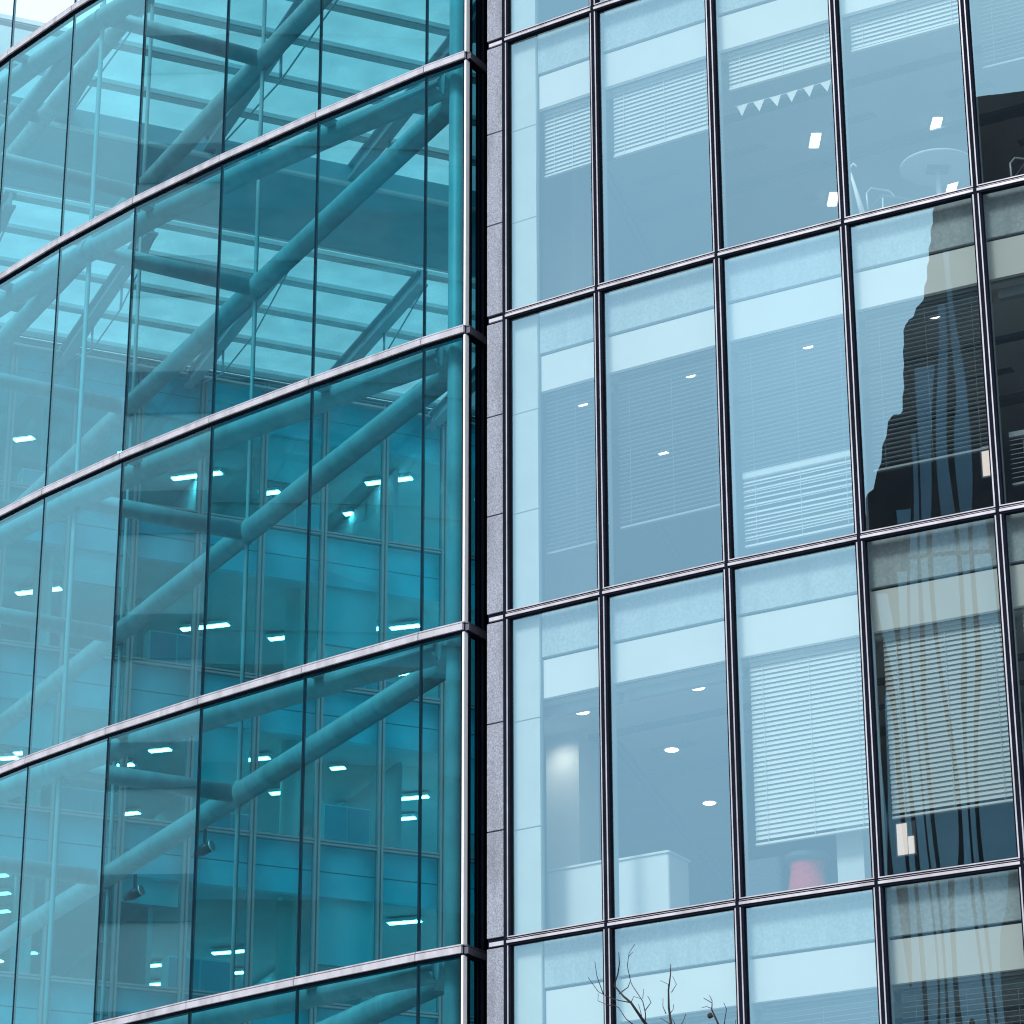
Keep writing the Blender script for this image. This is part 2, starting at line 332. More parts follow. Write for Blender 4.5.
for w in RW:
    n_first = 36.0 if w >= 13.3 else 51.7
    n_first = max(n_first, (w * 0.9171 + 0.45) / 0.3987 + 0.3)
    for (na, nb) in ((n_first, 54.9), (58.4, 66.0)):
        if nb - na < 1: continue
        mb = MB(); a_, b_ = WN(w, na), WN(w, nb)
        mb.bar((*a_, ROOF - 0.19), (*b_, ROOF - 0.19), 0.26, 0.04); mb.bar((*a_, ROOF - 0.36), (*b_, ROOF - 0.36), 0.07, 0.32); mb.bar((*a_, ROOF - 0.54), (*b_, ROOF - 0.54), 0.26, 0.05)
        rf = mb.build('rafter', 'rafter', AT)
        mb = MB(); zt = ROOF - 0.56; n1_, n2_ = na + (nb - na) * 0.36, na + (nb - na) * 0.68
        for q in (n1_, n2_): mb.tube([(*WN(w + .1, q), zt), (*WN(w + .1, q), zt - 0.62)], 0.03, 8)
        mb.tube([(*WN(w + .1, na + 0.2), zt), (*WN(w + .1, n1_), zt - 0.62), (*WN(w + .1, n2_), zt - 0.62), (*WN(w + .1, nb - 0.2), zt)], 0.02, 8)
        mb.build('tie_rod', 'rafter', rf, True)
mb = MB(); p = [WN(4.0, 54.35), WN(wmax(54.35), 54.35), WN(wmax(57.2), 57.2), WN(4.0, 57.2)]
mb.prism(p, ROOF - 0.72, ROOF - 0.20); mb.build('service_strip', 'duct', AT)
mb = MB()
for n in (54.3, 57.25): mb.bar((*WN(4.0, n), ROOF - 0.70), (*WN(wmax(n), n), ROOF - 0.70), 0.10, 0.07)
mb.build('strip_edge_rail', 'purlin', AT)

# ------------------------------------------------------------------ rear office wing seen through the atrium
WG = thing('office_wing', 'rear office wing with grid of teal windows, seen through the atrium glass', 'building', (*WN(18, 66), 0))
WZ = [33.98, 30.13, 26.11, 22.15, 18.2, 14.25, 10.3, 6.35, 2.4]
MW = [7.35 + 1.62 * k for k in range(14)]
wend = wmax(66) - 0.05
fw = Frame(WN(0, 66), WN(40, 66))
for w in MW:
    if w > wend - 0.1: continue
    mb = MB(); fw.box(mb, w - 0.075, w - 0.02, -0.1, 0.09, 0, WZ[0]); fw.box(mb, w + 0.02, w + 0.075, -0.1, 0.09, 0, WZ[0]); fw.box(mb, w - 0.02, w + 0.02, -0.1, 0.05, 0, WZ[0])
    mb.build('mullion', 'wing_frame', WG)
for k, z in enumerate(WZ):
    mb = MB(); fw.box(mb, 4, wend, -0.1, 0.07, z + 0.015, z + 0.06); fw.box(mb, 4, wend, -0.1, 0.07, z - 0.06, z - 0.015); fw.box(mb, 4, wend, -0.1, 0.03, z - 0.015, z + 0.015)
    mb.build('transom', 'wing_frame', WG)
    # spandrel in two courses behind the glass, slab behind it
    mb = MB(); fw.box(mb, 4, wend, -0.35, -0.16, z - 0.66, z - 0.02); fw.box(mb, 4, wend, -0.35, -0.16, z - 1.28, z - 0.69); mb.build('spandrel', 'wing_span', WG)
    if k: 
        mb = MB(); mb.prism([WN(4, 66.3), WN(wend, 66.3), WN(wmax(84), 84), WN(4, 84)], z - 1.0, z - 0.08); mb.build('floor_slab', 'ceiling', WG)
    else:
        mb = MB(); mb.prism([WN(4, 66.2), WN(wend, 66.2), WN(wmax(84), 84), WN(4, 84)], z - 1.0, z + 0.25); mb.build('roof_slab', 'ceiling', WG)
mb = MB()
for n, zz, h in ((65.80, WZ[0] + 0.12, 0.12), (65.45, WZ[0] + 0.02, 0.08), (65.85, WZ[0] - 0.22, 0.06)): mb.bar((*WN(4, n), zz), (*WN(wmax(n), n), zz), 0.18, h)
mb.build('gutter', 'wing_frame', WG)
ws = [4.0] + [w for w in MW if w < wend - 0.2] + [wend]
for k in range(1, 7):
    for i in range(len(ws) - 1):
        gq = MB(); fw.quad(gq, ws[i] + 0.02, ws[i + 1] - 0.02, 0.0, WZ[k] + 0.06, WZ[k - 1] - 0.06); gq.build('window_pane', 'g_wing', WG)
mb = MB(); mb.prism([WN(4, 84), WN(wmax(84), 84), WN(wmax(84.3), 84.3), WN(4, 84.3)], 0, WZ[0]); mb.build('back_wall', 'wall', WG)
for k, w in enumerate((10.4, 16.9, 23.4)):
    mb = MB(); mb.lathe((*WN(w, 67.6), 0), [(0.24, 0), (0.24, WZ[0] - 1.0)], 24); mb.build('column', 'column', WG, True)
# partitions and cupboards of the wing's rooms
for k in range(1, 7):
    z = WZ[k] - 0.08
    for w, d0, d1, h in ((12.2 + (k * 1.7) % 3, 67.2, 78, 2.9), (19.2 + (k * 2.3) % 4, 69.0, 80, 2.9), (25.0 + (k * 1.1) % 2, 67.6, 82, 2.9)):
        mb = MB(); mb.bar((*WN(w, d0), z + h / 2), (*WN(w, d1), z + h / 2), 0.12, h); mb.build('partition', 'wall', WG)

ORD = ['leftmost', 'second from left', 'third from left', 'fourth from left', 'fifth from left', 'sixth from left', 'seventh from left', 'eighth from left', 'ninth from left', 'tenth from left', 'eleventh from left', 'twelfth from left', 'thirteenth from left', 'fourteenth from left', 'fifteenth from left', 'sixteenth from left', 'seventeenth from left', 'eighteenth from left', 'nineteenth from left', 'twentieth from left', 'twenty-first from left']
LIGHTS = {
 ('lowest lit', 19.5): [(16.42, 67.84, 0.19), (16.85, 69.37, 0.29), (17.26, 70.98, 0.29), (18.95, 74.72, 0.31), (19.75, 67.29, 0.81), (20.67, 77.35, 0.59), (20.98, 78.56, 0.6), (21.39, 80.53, 0.66), (22.1, 74.87, 0.84), (22.71, 76.86, 0.86), (22.86, 78.27, 0.49), (23.63, 72.64, 0.93), (24.39, 74.73, 0.95), (24.74, 76.62, 0.59), (25.45, 70.14, 0.3), (26.13, 72.27, 0.16), (26.69, 68.14, 0.84), (18.2, 76.0, 0.7), (19.4, 79.0, 0.6), (24.9, 79.5, 0.8), (22.5, 82.0, 0.7)],
 ('third lit', 23.45): [(17.17, 71.09, 0.45), (17.34, 70.58, 0.3), (17.78, 70.14, 0.74), (18.43, 69.01, 0.34), (20.01, 70.51, 0.45), (20.46, 69.01, 0.55), (22.66, 68.95, 1.3), (22.69, 77.0, 0.44), (23.02, 68.62, 0.3), (23.46, 78.37, 0.33), (24.34, 71.24, 0.41), (24.37, 75.76, 0.38), (24.39, 74.73, 0.81), (25.03, 68.66, 0.35), (26.18, 72.28, 0.37), (26.58, 71.53, 1.0), (27.65, 70.32, 0.99), (28.1, 72.17, 0.85), (21.3, 74.5, 0.6), (25.7, 77.5, 0.7)],
 ('second lit', 27.45): [(17.33, 69.69, 1.21), (20.02, 69.77, 0.36), (21.97, 70.53, 1.3), (24.08, 70.53, 0.68), (25.04, 68.59, 0.41), (25.56, 78.31, 0.86), (26.08, 68.94, 0.18), (26.64, 70.69, 0.74), (26.75, 68.5, 0.78), (28.01, 71.91, 0.38), (19.0, 76.5, 0.6), (23.2, 76.0, 0.7)],
 ('top lit', 31.35): [(16.6, 69.3, 0.51), (19.22, 69.15, 0.31), (21.38, 69.85, 1.36), (23.52, 70.18, 0.53), (25.95, 70.72, 0.22), (26.13, 68.2, 1.26), (28.9, 68.41, 0.37)],
}
ld = Vector((math.cos(R(-17)), math.sin(R(-17))))
for (fl, z), lst in LIGHTS.items():
    z = z + CAMZ - 0.06
    for k, (w, n, L) in enumerate(sorted(lst)):
        c = Vector(WN(w, n)); L = max(L, 0.24)
        t = thing('ceiling_light', 'white strip light on the %s floor of the rear wing, %s' % (fl, ORD[k]), 'ceiling light', (c.x, c.y, z), 'strip lights of the rear office wing')
        mb = MB(); a_ = c - ld * (L / 2 + 0.03); b_ = c + ld * (L / 2 + 0.03); mb.bar((a_.x, a_.y, z + 0.02), (b_.x, b_.y, z + 0.02), 0.30, 0.08); mb.build('housing', 'cabinet', t)
        mb = MB(); a_ = c - ld * L / 2; b_ = c + ld * L / 2; mb.bar((a_.x, a_.y, z - 0.03), (b_.x, b_.y, z - 0.03), 0.17, 0.03); mb.build('lens', 'tube_lamp' if (z > 24 or L > 0.6) else 'dim_lamp', t)

FN = ['top lit', 'second lit', 'third lit', 'lowest lit']
RB = [(21.95, 0, 0, 1.2), (18.7, 0, 0, 0.7), (23.57, 1, 0, 1.5), (17.08, 1, 0, 0.8), (20.33, 2, 0, 1.4), (26.8, 2, 0, 1.9), (15.46, 2, 0, 1.1), (18.7, 3, 0, 0.6), (23.57, 3, 0, 1.6)]
for w, fl, _, h in RB:
    j = ORD[sorted(r_[0] for r_ in RB if r_[1] == fl).index(w)]; zt_ = WZ[fl] - 1.30
    c = WN(w, 66.25); t = thing('roller_blind', 'pale roller blind, %s floor of the rear wing, %s' % (FN[fl], j), 'window blind', (c[0], c[1], zt_ - h), 'roller blinds of the rear wing')
    w1_ = min(w + 1.55, wend - 0.1)
    mb = MB(); fw.box(mb, w + 0.1, w1_, -0.30, -0.285, zt_ - h, zt_); mb.build('fabric', 'blind', t)
    mb = MB(); fw.box(mb, w + 0.1, w1_, -0.31, -0.275, zt_ - h - 0.03, zt_ - h); mb.build('hem_bar', 'wing_frame', t)
CB = [(22.3, 0, 1.5, 1.15), (16.0, 0, 1.2, 0.9), (24.2, 1, 1.6, 0.75), (19.4, 1, 1.4, 1.2), (17.4, 2, 1.5, 0.95), (24.0, 2, 1.2, 1.3), (21.0, 2, 1.3, 0.8), (20.2, 3, 1.6, 1.1), (25.3, 3, 1.1, 1.3)]
for w, fl, L, h in CB:
    j = ORD[sorted(r_[0] for r_ in CB if r_[1] == fl).index(w)]; zf = WZ[fl + 1] - 0.08
    c = WN(w, 66.8); t = thing('filing_cupboard', 'low cupboard, %s floor of the rear wing, %s' % (FN[fl], j), 'cupboard', (c[0], c[1], zf), 'low cupboards of the rear wing')
    mb = MB(); fw.box(mb, w, w + L, -1.25, -0.75, zf, zf + h); mb.build('carcass', 'cabinet', t)
    for k_ in range(2):
        mb = MB(); fw.box(mb, w + 0.03 + k_ * L / 2, w + L / 2 - 0.02 + k_ * L / 2, -0.748, -0.73, zf + 0.05, zf + h - 0.04); mb.build('door', 'inner_alu', t)
# spotlights clamped under the inner tube of the fourth level
for k, (x, y, z, lb) in enumerate(((-4.44, 41.98, 13.97 - 0.1, 'dark spotlight hanging under the diagonal white tube, right one of the pair'), (-5.70, 44.17, 13.92 - 0.1, 'dark spotlight hanging under the diagonal white tube, left one of the pair'))):
    t = thing('spotlight', lb, 'spotlight', (x, y, z), 'spotlights under the steel tube')
    MB().bar((x, y, z + 0.02), (x, y, z + 0.26), 0.05, 0.03).build('bracket', 'blackm', t)
    mb = MB(); mb.tube([(x - 0.15, y + 0.1, z - 0.08), (x - 0.03, y, z - 0.05), (x + 0.10, y - 0.08, z - 0.01)], [0.05, 0.085, 0.075], 16); mb.build('lamp_body', 'blackm', t, True)
    mb = MB(); mb.tube([(x + 0.10, y - 0.08, z - 0.01), (x + 0.12, y - 0.09, z - 0.004)], [0.082, 0.08], 16); mb.build('lens_ring', 'chrome', t, True)

# ------------------------------------------------------------------ right: office block with stone pier
OB = thing('office_building', 'office block with blue reflecting windows and narrow grey stone pier, right half of the photo', 'building', (4.0, 32.0, 0))
fp = Frame(PR[0], PR[1])            # pier is in line with the first bay
f1 = [Frame(PR[i], PR[i + 1]) for i in range(len(PR) - 1)]
PW = 0.27
mb = MB(); pa = fp.p(-PW + 0.02, -0.03); pb = fp.p(-0.02, -0.03)
mb.prism([pa, pb, fp.p(-0.02, -0.35), (pb[0] + 0.1, 60.0), (-0.25, 60.0), (-0.25, pa[1] + 0.3)], 0, lev(-2) + 0.3)
mb.build('party_wall', 'dark', OB)
for r in ROWS:
    z = lev(r); zb = lev(r + 1) if r < 6 else 0.0
    lo = zb + 0.06 if r < 6 else 0.0; hi = z - 0.052; H = hi - lo if r == 6 else None
    cuts = [hi, z - 1.33, z - 2.66, lo] if r < 6 else [hi, 1.2, 0.0]
    for c in range(len(cuts) - 1):
        mb = MB(); fp.box(mb, -PW, -0.035, -0.03, 0.02, cuts[c + 1] + 0.009, cuts[c] - 0.009); fp.box(mb, -0.034, -0.02, -0.03, 0.024, cuts[c + 1] + 0.002, cuts[c] - 0.002, 1)
        mb.build('stone_panel', ['stone', 'alu'], OB)
    mb = MB(); fp.box(mb, -PW, -0.02, -0.03, 0.0, z - 0.05, z + 0.06, 0); fp.box(mb, -PW + 0.035, -0.02, -0.02, 0.03, z - 0.035, z + 0.012, 1)
    mb.build('pier_trim', ['dark', 'alu'], OB)
for i, P in enumerate(PR):
    f = f1[min(i, len(f1) - 1)]; b = 0.0 if i < len(f1) else f.L
    fl = f1[i - 1] if i else fp
    mb = MB(); top = lev(-2) + 0.1; q = f
    q.box(mb, b - 0.021, b + 0.021, -0.02, 0.050, 0, top, 0)
    for r in ROWS:
        zt = lev(r) - 0.05; zb = lev(r + 1) + 0.05 if r < 6 else 0.0
        if i: fl.box(mb, fl.L - 0.039, fl.L - 0.021, -0.01, 0.042, zb, zt, 1)
        q.box(mb, b + 0.021, b + 0.036, -0.01, 0.042, zb, zt, 1)
    if i: fl.box(mb, fl.L - 0.056, fl.L - 0.039, -0.03, 0.036, 0, top, 0)
    q.box(mb, b + 0.036, b + 0.066, -0.03, 0.036, 0, top, 0)
    mb.build('mullion', ['dark', 'alu'], OB)
    mb = MB(); q.box(mb, b - 0.035, b + 0.035, -0.20, -0.035, 0, top); mb.build('inner_mullion', 'inner_alu', OB)
for i in range(len(PR) - 1):
    f = f1[i]
    for r in ROWS:
        z = lev(r); zb = lev(r + 1) if r < 6 else -0.05; a0, a1 = 0.021, f.L - 0.021
        mb = MB()
        f.box(mb, a0, a1, -0.03, 0.046, z + 0.038, z + 0.050, 1); f.box(mb, a0, a1, -0.03, 0.036, z + 0.0, z + 0.038, 0)
        f.box(mb, a0, a1, -0.03, 0.039, z + 0.019, z + 0.024, 1); f.box(mb, a0, a1, -0.03, 0.058, z - 0.031, z, 1); f.box(mb, a0, a1, -0.03, 0.046, z - 0.056, z - 0.031, 0)
        mb.build('transom', ['dark', 'alu'], OB)
        gq = MB(); tl = [random.uniform(-0.0022, 0.0022) for _ in range(3)]      # each pane sits a hair out of true
        A_, B_ = 0.05, f.L - 0.05; zl, zh = zb + 0.05, z - 0.06
        gq.add([(*f.p(A_, -0.004 + tl[0]), zl), (*f.p(B_, -0.004 + tl[1]), zl), (*f.p(B_, -0.004 + tl[1] + tl[2]), zh), (*f.p(A_, -0.004 + tl[0] + tl[2]), zh)], [(0, 1, 2, 3)])
        gq.build('glass_pane', 'g_right', OB)
        mb = MB()
        f.box(mb, 0.0, f.L, -0.19, -0.13, z - 0.57, z + 0.03); mb.build('fritted_spandrel', 'frit', OB)
        mb = MB(); f.box(mb, 0.0, f.L, -0.22, -0.155, z - 1.085, z - 0.605); mb.build('white_spandrel', 'panel', OB)
        mb = MB(); f.box(mb, 0.0, f.L, -0.25, -0.222, z - 1.08, z - 0.4); mb.build('panel_joint', 'gap', OB)
        if r < 6 and r > -2:
            pass
# pale stone lining with joints beside the pier
f = f1[0]
for r in ROWS:
    z = lev(r); cuts = [z - 0.0, z - 1.33, z - 2.66, z - 4.0]
    if r == 6: cuts = [z, 0.0]
    for c in range(len(cuts) - 1):
        mb = MB(); f.box(mb, 0.04, 0.405, -0.125, -0.09, cuts[c + 1] + 0.008, cuts[c] - 0.008); mb.build('lining_panel', 'strip', OB)
mb = MB(); f.box(mb, 0.04, 0.42, -0.155, -0.127, 0, lev(-2)); mb.build('lining_backing', 'gap', OB)
# floors, ceilings, rear and side walls
face = [Vector(f1[0].p(0, -0.26))] + [Vector(f1[i].p(0, -0.26)) for i in range(1, len(f1))] + [Vector(f1[-1].p(f1[-1].L, -0.26))]
poly = [(p.x, p.y) for p in face] + [(17.0, 60.0), (0.0, 60.0)]
for r in ROWS:
    z = lev(r); mb = MB(); mb.prism(poly, z - 1.10, z - 0.02, 0)
    mb.prism([(x, y) for x, y in poly], z - 0.016, z + 0.0, 1)
    mb.build('floor_slab', ['ceiling', 'floor'], OB)
mb = MB(); mb.prism([(0, 60), (17, 60), (17, 60.3), (0, 60.3)], 0, lev(-2)); mb.prism([(face[-1].x, face[-1].y), (face[-1].x + 0.3, face[-1].y), (17.3, 60), (17, 60)], 0, lev(-2)); mb.prism([(-0.02, 34.4), (0.0, 34.4), (0.0, 60), (-0.02, 60)], 0, lev(-2))
mb.build('inner_wall', 'wall', OB)
# headbox (blind pelmet) behind each spandrel, ceiling track
for r in range(-1, 5):
    z = lev(r); mb = MB()
    for f in f1: f.box(mb, 0.05, f.L - 0.05, -0.50, -0.40, z - 1.22, z - 1.10)
    mb.build('pelmet', 'inner_alu', OB)
    mb = MB()
    for f in f1:
        f.box(mb, 0.0, f.L, -1.62, -1.58, z - 1.15, z - 1.10); f.box(mb, 0.0, f.L, -1.74, -1.70, z - 1.13, z - 1.10); f.box(mb, 0.0, f.L, -3.4, -3.2, z - 1.16, z - 1.10)
    mb.build('ceiling_bulkhead', 'gap', OB)
    mb = MB()
    for s in (0, 0.10): mb.bar((1.20 + s, 35.4, z - 1.115), (3.3 + s, 43.1, z - 1.115), 0.035, 0.03)
    mb.build('ceiling_track', 'blackm', OB)
for r, (x, y, rad) in {0: (0.56, 35.0, 0.235), 1: (0.56, 35.0, 0.235), 2: (0.56, 35.0, 0.235), 3: (0.56, 35.0, 0.235)}.items():
    mb = MB(); mb.prism([f1[0].p(u_, d_) for u_, d_ in ((-0.32, -1.35), (0.15, -1.35), (0.15, -1.8), (-0.32, -1.8))], sto(r + 1), sto(r) - 1.1); mb.build('column', 'column', OB)
# solid end pieces of a room: dark partition on upper right storey, pale pillar on third storey
fC = f1[2]
mb = MB(); fC.box(mb, fC.L - 0.68, fC.L - 0.36, -0.75, -0.5, sto(3), sto(2) - 1.1); mb.build('pillar', 'strip', OB)

# ---- venetian blinds, a thing for each window that shows one
def blind(bay, r, top, bot, tilt, mat, label, width=0.066, pitch=0.057, jitter=0.0, d=-0.285, u0=0.10, u1=0.08):
    f = f1[bay]; zt = sto(r) - top; zb = sto(r) - bot; L0, L1 = u0, f.L - u1
    c = f.p(f.L / 2, d); t = thing('venetian_blind', label, 'window blind', (c[0], c[1], zb), 'venetian blinds in the office windows')
    mb = MB(); f.box(mb, L0, L1, d - 0.03, d + 0.03, zt - 0.03, zt + 0.03); mb.build('head_rail', mat, t)
    mb = MB(); z = zt - 0.06; ct, st = math.cos(R(tilt)) * width / 2, math.sin(R(tilt)) * width / 2
    while z > zb + 0.03:
        j = random.uniform(-jitter, jitter); sk = random.uniform(-jitter, jitter)
        p = []
        for (uu, zz) in ((L0, z + j), (L1, z + j + sk)):
            # outer edge down, inner edge up; slightly thick
            p.append([(*f.p(uu, d + ct), zz - st), (*f.p(uu, d - ct), zz + st), (*f.p(uu, d - ct), zz + st + 0.003), (*f.p(uu, d + ct), zz - st + 0.003)])
        a_, b_ = p; mb.hexa([a_[0], b_[0], b_[1], a_[1], a_[3], b_[3], b_[2], a_[2]]); z -= pitch
    mb.build('slats', mat, t)
    mb = MB(); f.box(mb, L0, L1, d - 0.025, d + 0.025, zb - 0.012, zb + 0.012); mb.build('bottom_rail', 'panel' if mat == 'blind' else mat, t)
    mb = MB()
    for uu in (L0 + 0.16, (L0 + L1) / 2, L1 - 0.16):
        q = f.p(uu, d + 0.028); mb.bar((*q, zb), (*q, zt), 0.0025 if mat == 'blind2' else 0.005, 0.003)
    mb.build('cord', mat, t)
blind(0, 0, 1.09, 2.02, 66, 'blind', 'short pale venetian blind, top full row, in the window next to the stone pier', u0=0.42)
blind(1, 0, 1.09, 2.05, 66, 'blind', 'deep pale venetian blind, top full row, second window from the stone pier')
blind(2, 0, 1.09, 1.60, 66, 'blind', 'pale venetian blind above the white bunting in the top row')
blind(3, 0, 1.09, 1.55, 66, 'blind', 'pale venetian blind above the round table in the top row')
blind(4, 0, 1.09, 2.25, 8, 'blind2', 'grey open venetian blind in the top right corner window')
blind(0, 1, 1.09, 3.2, 6, 'blind2', 'fully lowered open blind, second row, in the window next to the stone pier', u0=0.42)
blind(1, 1, 1.09, 3.1, 6, 'blind2', 'fully lowered open blind, second row, second window from the stone pier')
blind(2, 1, 1.09, 2.78, 6, 'blind2', 'upper open blind in the second row window that has a bunched white blind below')
blind(2, 1, 2.82, 3.70, 45, 'blind', 'bunched crooked white blind at the sill of the second row', jitter=0.02, pitch=0.05)
blind(3, 1, 1.09, 3.1, 6, 'blind2', 'open grey blind behind the stepped dark tower reflection')
blind(4, 1, 3.0, 3.6, 30, 'blind2', 'low grey blind at the right edge of the second row')
blind(2, 2, 1.09, 3.28, 66, 'blind', 'closed white blind above the red drum stool, third row')
blind(3, 2, 1.09, 3.22, 66, 'blind', 'closed blind crossed by dark wavy reflections, third row')
blind(4, 2, 1.09, 3.2, 66, 'blind', 'closed blind at the right edge of the third row')
blind(1, 3, 1.09, 3.2, 6, 'blind2', 'open blind behind the bare twigs, bottom row')
blind(2, 3, 1.09, 3.2, 6, 'blind2', 'open blind in the bottom row, right of the bare twigs')
blind(3, 3, 1.09, 3.2, 6, 'blind2', 'open blind in the bottom row behind dark wavy reflections')

# ---- downlights and lamps
def downlight(x, y, r, label, rad=0.065):
    z = sto(r) - 1.10; t = thing('downlight', label, 'downlight', (x, y, z - 0.03), 'round downlights in the office ceilings')
    MB().lathe((x, y, z - 0.025), [(rad + 0.02, 0), (rad + 0.02, 0.022)], 24).build('rim', 'cabinet', t, True)
    MB().lathe((x, y, z - 0.034), [(rad * 0.9, 0.0), (rad, 0.006)], 24).build('lens', 'spot_lamp', t, True)
downlight(0.98, 37.0, 0, 'round downlight beside the column, top full row, next to the pier')
for x, y, lb in ((0.88, 34.14, 'round downlight high in the first window of the second row'), (2.17, 33.3, 'round downlight high in the second window of the second row'), (1.96, 35.67, 'round downlight lower in the second window of the second row'),
                 (1.01, 37.1, 'round downlight low in the first window of the second row'), (3.53, 32.5, 'round downlight in the third window of the second row'), (4.94, 31.7, 'round downlight seen through the stepped dark reflection, second row')):
    downlight(x, y, 1, lb, 0.065)
for x, y, lb in ((0.83, 34.24, 'round downlight lighting the white column, third row'), (2.16, 33.37, 'topmost round downlight, second window of the third row'), (1.97, 35.7, 'middle round downlight, second window of the third row'), (2.57, 37.94, 'lowest round downlight, second window of the third row')):
    downlight(x, y, 2, lb, 0.085)
downlight(3.50, 32.5, 3, 'round downlight in the bottom row, right of the twigs', 0.08); downlight(4.93, 31.74, 3, 'round downlight at the lower right corner, bottom row', 0.08)
for x, y, r, lb in ((3.98, 34.6, 0, 'square louvred ceiling light under the bunting'), (4.37, 36.2, 0, 'square louvred ceiling light beside the fourth mullion, top row'), (5.51, 34.2, 0, 'square louvred ceiling light above the round table'), (5.94, 35.8, 0, 'square louvred ceiling light below the round table edge')):
    z = sto(r) - 1.10; t = thing('square_light', lb, 'ceiling light', (x, y, z - 0.03), 'square louvred lights in the top row')
    MB().prism([(x - 0.07, y - 0.20), (x + 0.07, y - 0.20), (x + 0.07, y + 0.20), (x - 0.07, y + 0.20)], z - 0.03, z - 0.002).build('housing', 'cabinet', t)
    for k in range(3): 
        yy = y - 0.13 + 0.13 * k; MB().prism([(x - 0.06, yy - 0.055), (x + 0.06, yy - 0.055), (x + 0.06, yy + 0.055), (x - 0.06, yy + 0.055)], z - 0.04, z - 0.031).build('lens', 'spot_lamp', t)
for nm, (x, y, z, e) in {'column_spot': (*f1[0].p(-0.06, -1.10), sto(2) - 1.14, 13)}.items():
    l = bpy.data.lights.new(nm, 'SPOT'); l.energy = e; l.spot_size = R(150); l.spot_blend = 1.0; l.color = (1, 0.93, 0.82); l.shadow_soft_size = 0.14
    o = bpy.data.objects.new(nm, l); col.objects.link(o); o.location = (x, y, z)

# small bulkheads and grilles that break up the flat ceilings
for r in range(0, 4):
    z = sto(r) - 1.10
    for k, f in enumerate(f1[:6]):
        mb = MB(); f.box(mb, 0.5, 1.1, -2.6, -2.45, z - 0.012, z - 0.002); f.box(mb, 0.9, 1.05, -4.2, -4.05, z - 0.03, z - 0.002); mb.build('ceiling_grille', 'gap', OB)
# ---- things in the rooms
def rbox(f, u0, u1, d0, d1, z0, z1, name, mat, t, r=0.05):
    mb = MB(); pts = []
    for (cu, cd, a0) in ((u1 - r, d1 - r, 0), (u0 + r, d1 - r, 90), (u0 + r, d0 + r, 180), (u1 - r, d0 + r, 270)):
        for k in range(4):
            a = R(a0 + 30 * k); pts.append(f.p(cu + r * math.cos(a), cd + r * math.sin(a)))
    mb.prism(pts, z0, z1); return mb.build(name, mat, t)
zc = sto(3)
t = thing('cabinet', 'white cabinet by the window under the lit column, third row', 'cabinet', (*f1[0].p(0.9, -0.8), zc), 'white cabinets at the third row windows')
rbox(f1[0], 0.18, 1.00, -1.1, -0.6, zc, zc + 0.93, 'carcass', 'cabinet', t, 0.015); rbox(f1[0], 0.16, 1.02, -1.12, -0.58, zc + 0.935, zc + 0.96, 'top', 'cabinet', t)
t = thing('cabinet', 'white cabinet with rounded right corner, third row, second window from the pier', 'cabinet', (*f1[1].p(0.6, -0.8), zc), 'white cabinets at the third row windows')
rbox(f1[1], -0.28, 0.46, -1.1, -0.6, zc, zc + 0.91, 'carcass', 'cabinet', t, 0.03); rbox(f1[1], -0.30, 0.48, -1.12, -0.58, zc + 0.915, zc + 0.94, 'top', 'cabinet', t, 0.03)
c = f1[2].p(0.56, -0.62)
t = thing('drum_stool', 'red drum stool with grey cushion behind the sill of the third row', 'stool', (c[0], c[1], zc))
MB().lathe((*c, zc), [(0.27, 0), (0.22, 0.25), (0.19, 0.45), (0.21, 0.52)], 32).build('red_drum', 'red', t, True)
MB().lathe((*c, zc), [(0.21, 0.522), (0.27, 0.56), (0.26, 0.61), (0.18, 0.63)], 32).build('cushion', 'greyfab', t, True)
c = f1[2].p(-0.53, -1.9)
t = thing('armchair', 'dark blue armchair back left of the red stool, third row', 'chair', (c[0], c[1], zc))
rbox(f1[2], -0.85, -0.22, -1.75, -1.6, zc + 0.3, zc + 0.97, 'backrest', 'greyfab', t, 0.06); rbox(f1[2], -0.85, -0.22, -2.3, -1.76, zc + 0.25, zc + 0.48, 'seat', 'greyfab', t, 0.06)
for u in (-0.8, -0.27):
    for d in (-1.8, -2.25): MB().bar((*f1[2].p(u, d), zc), (*f1[2].p(u, d), zc + 0.25), 0.04, 0.04).build('leg', 'blackm', t)

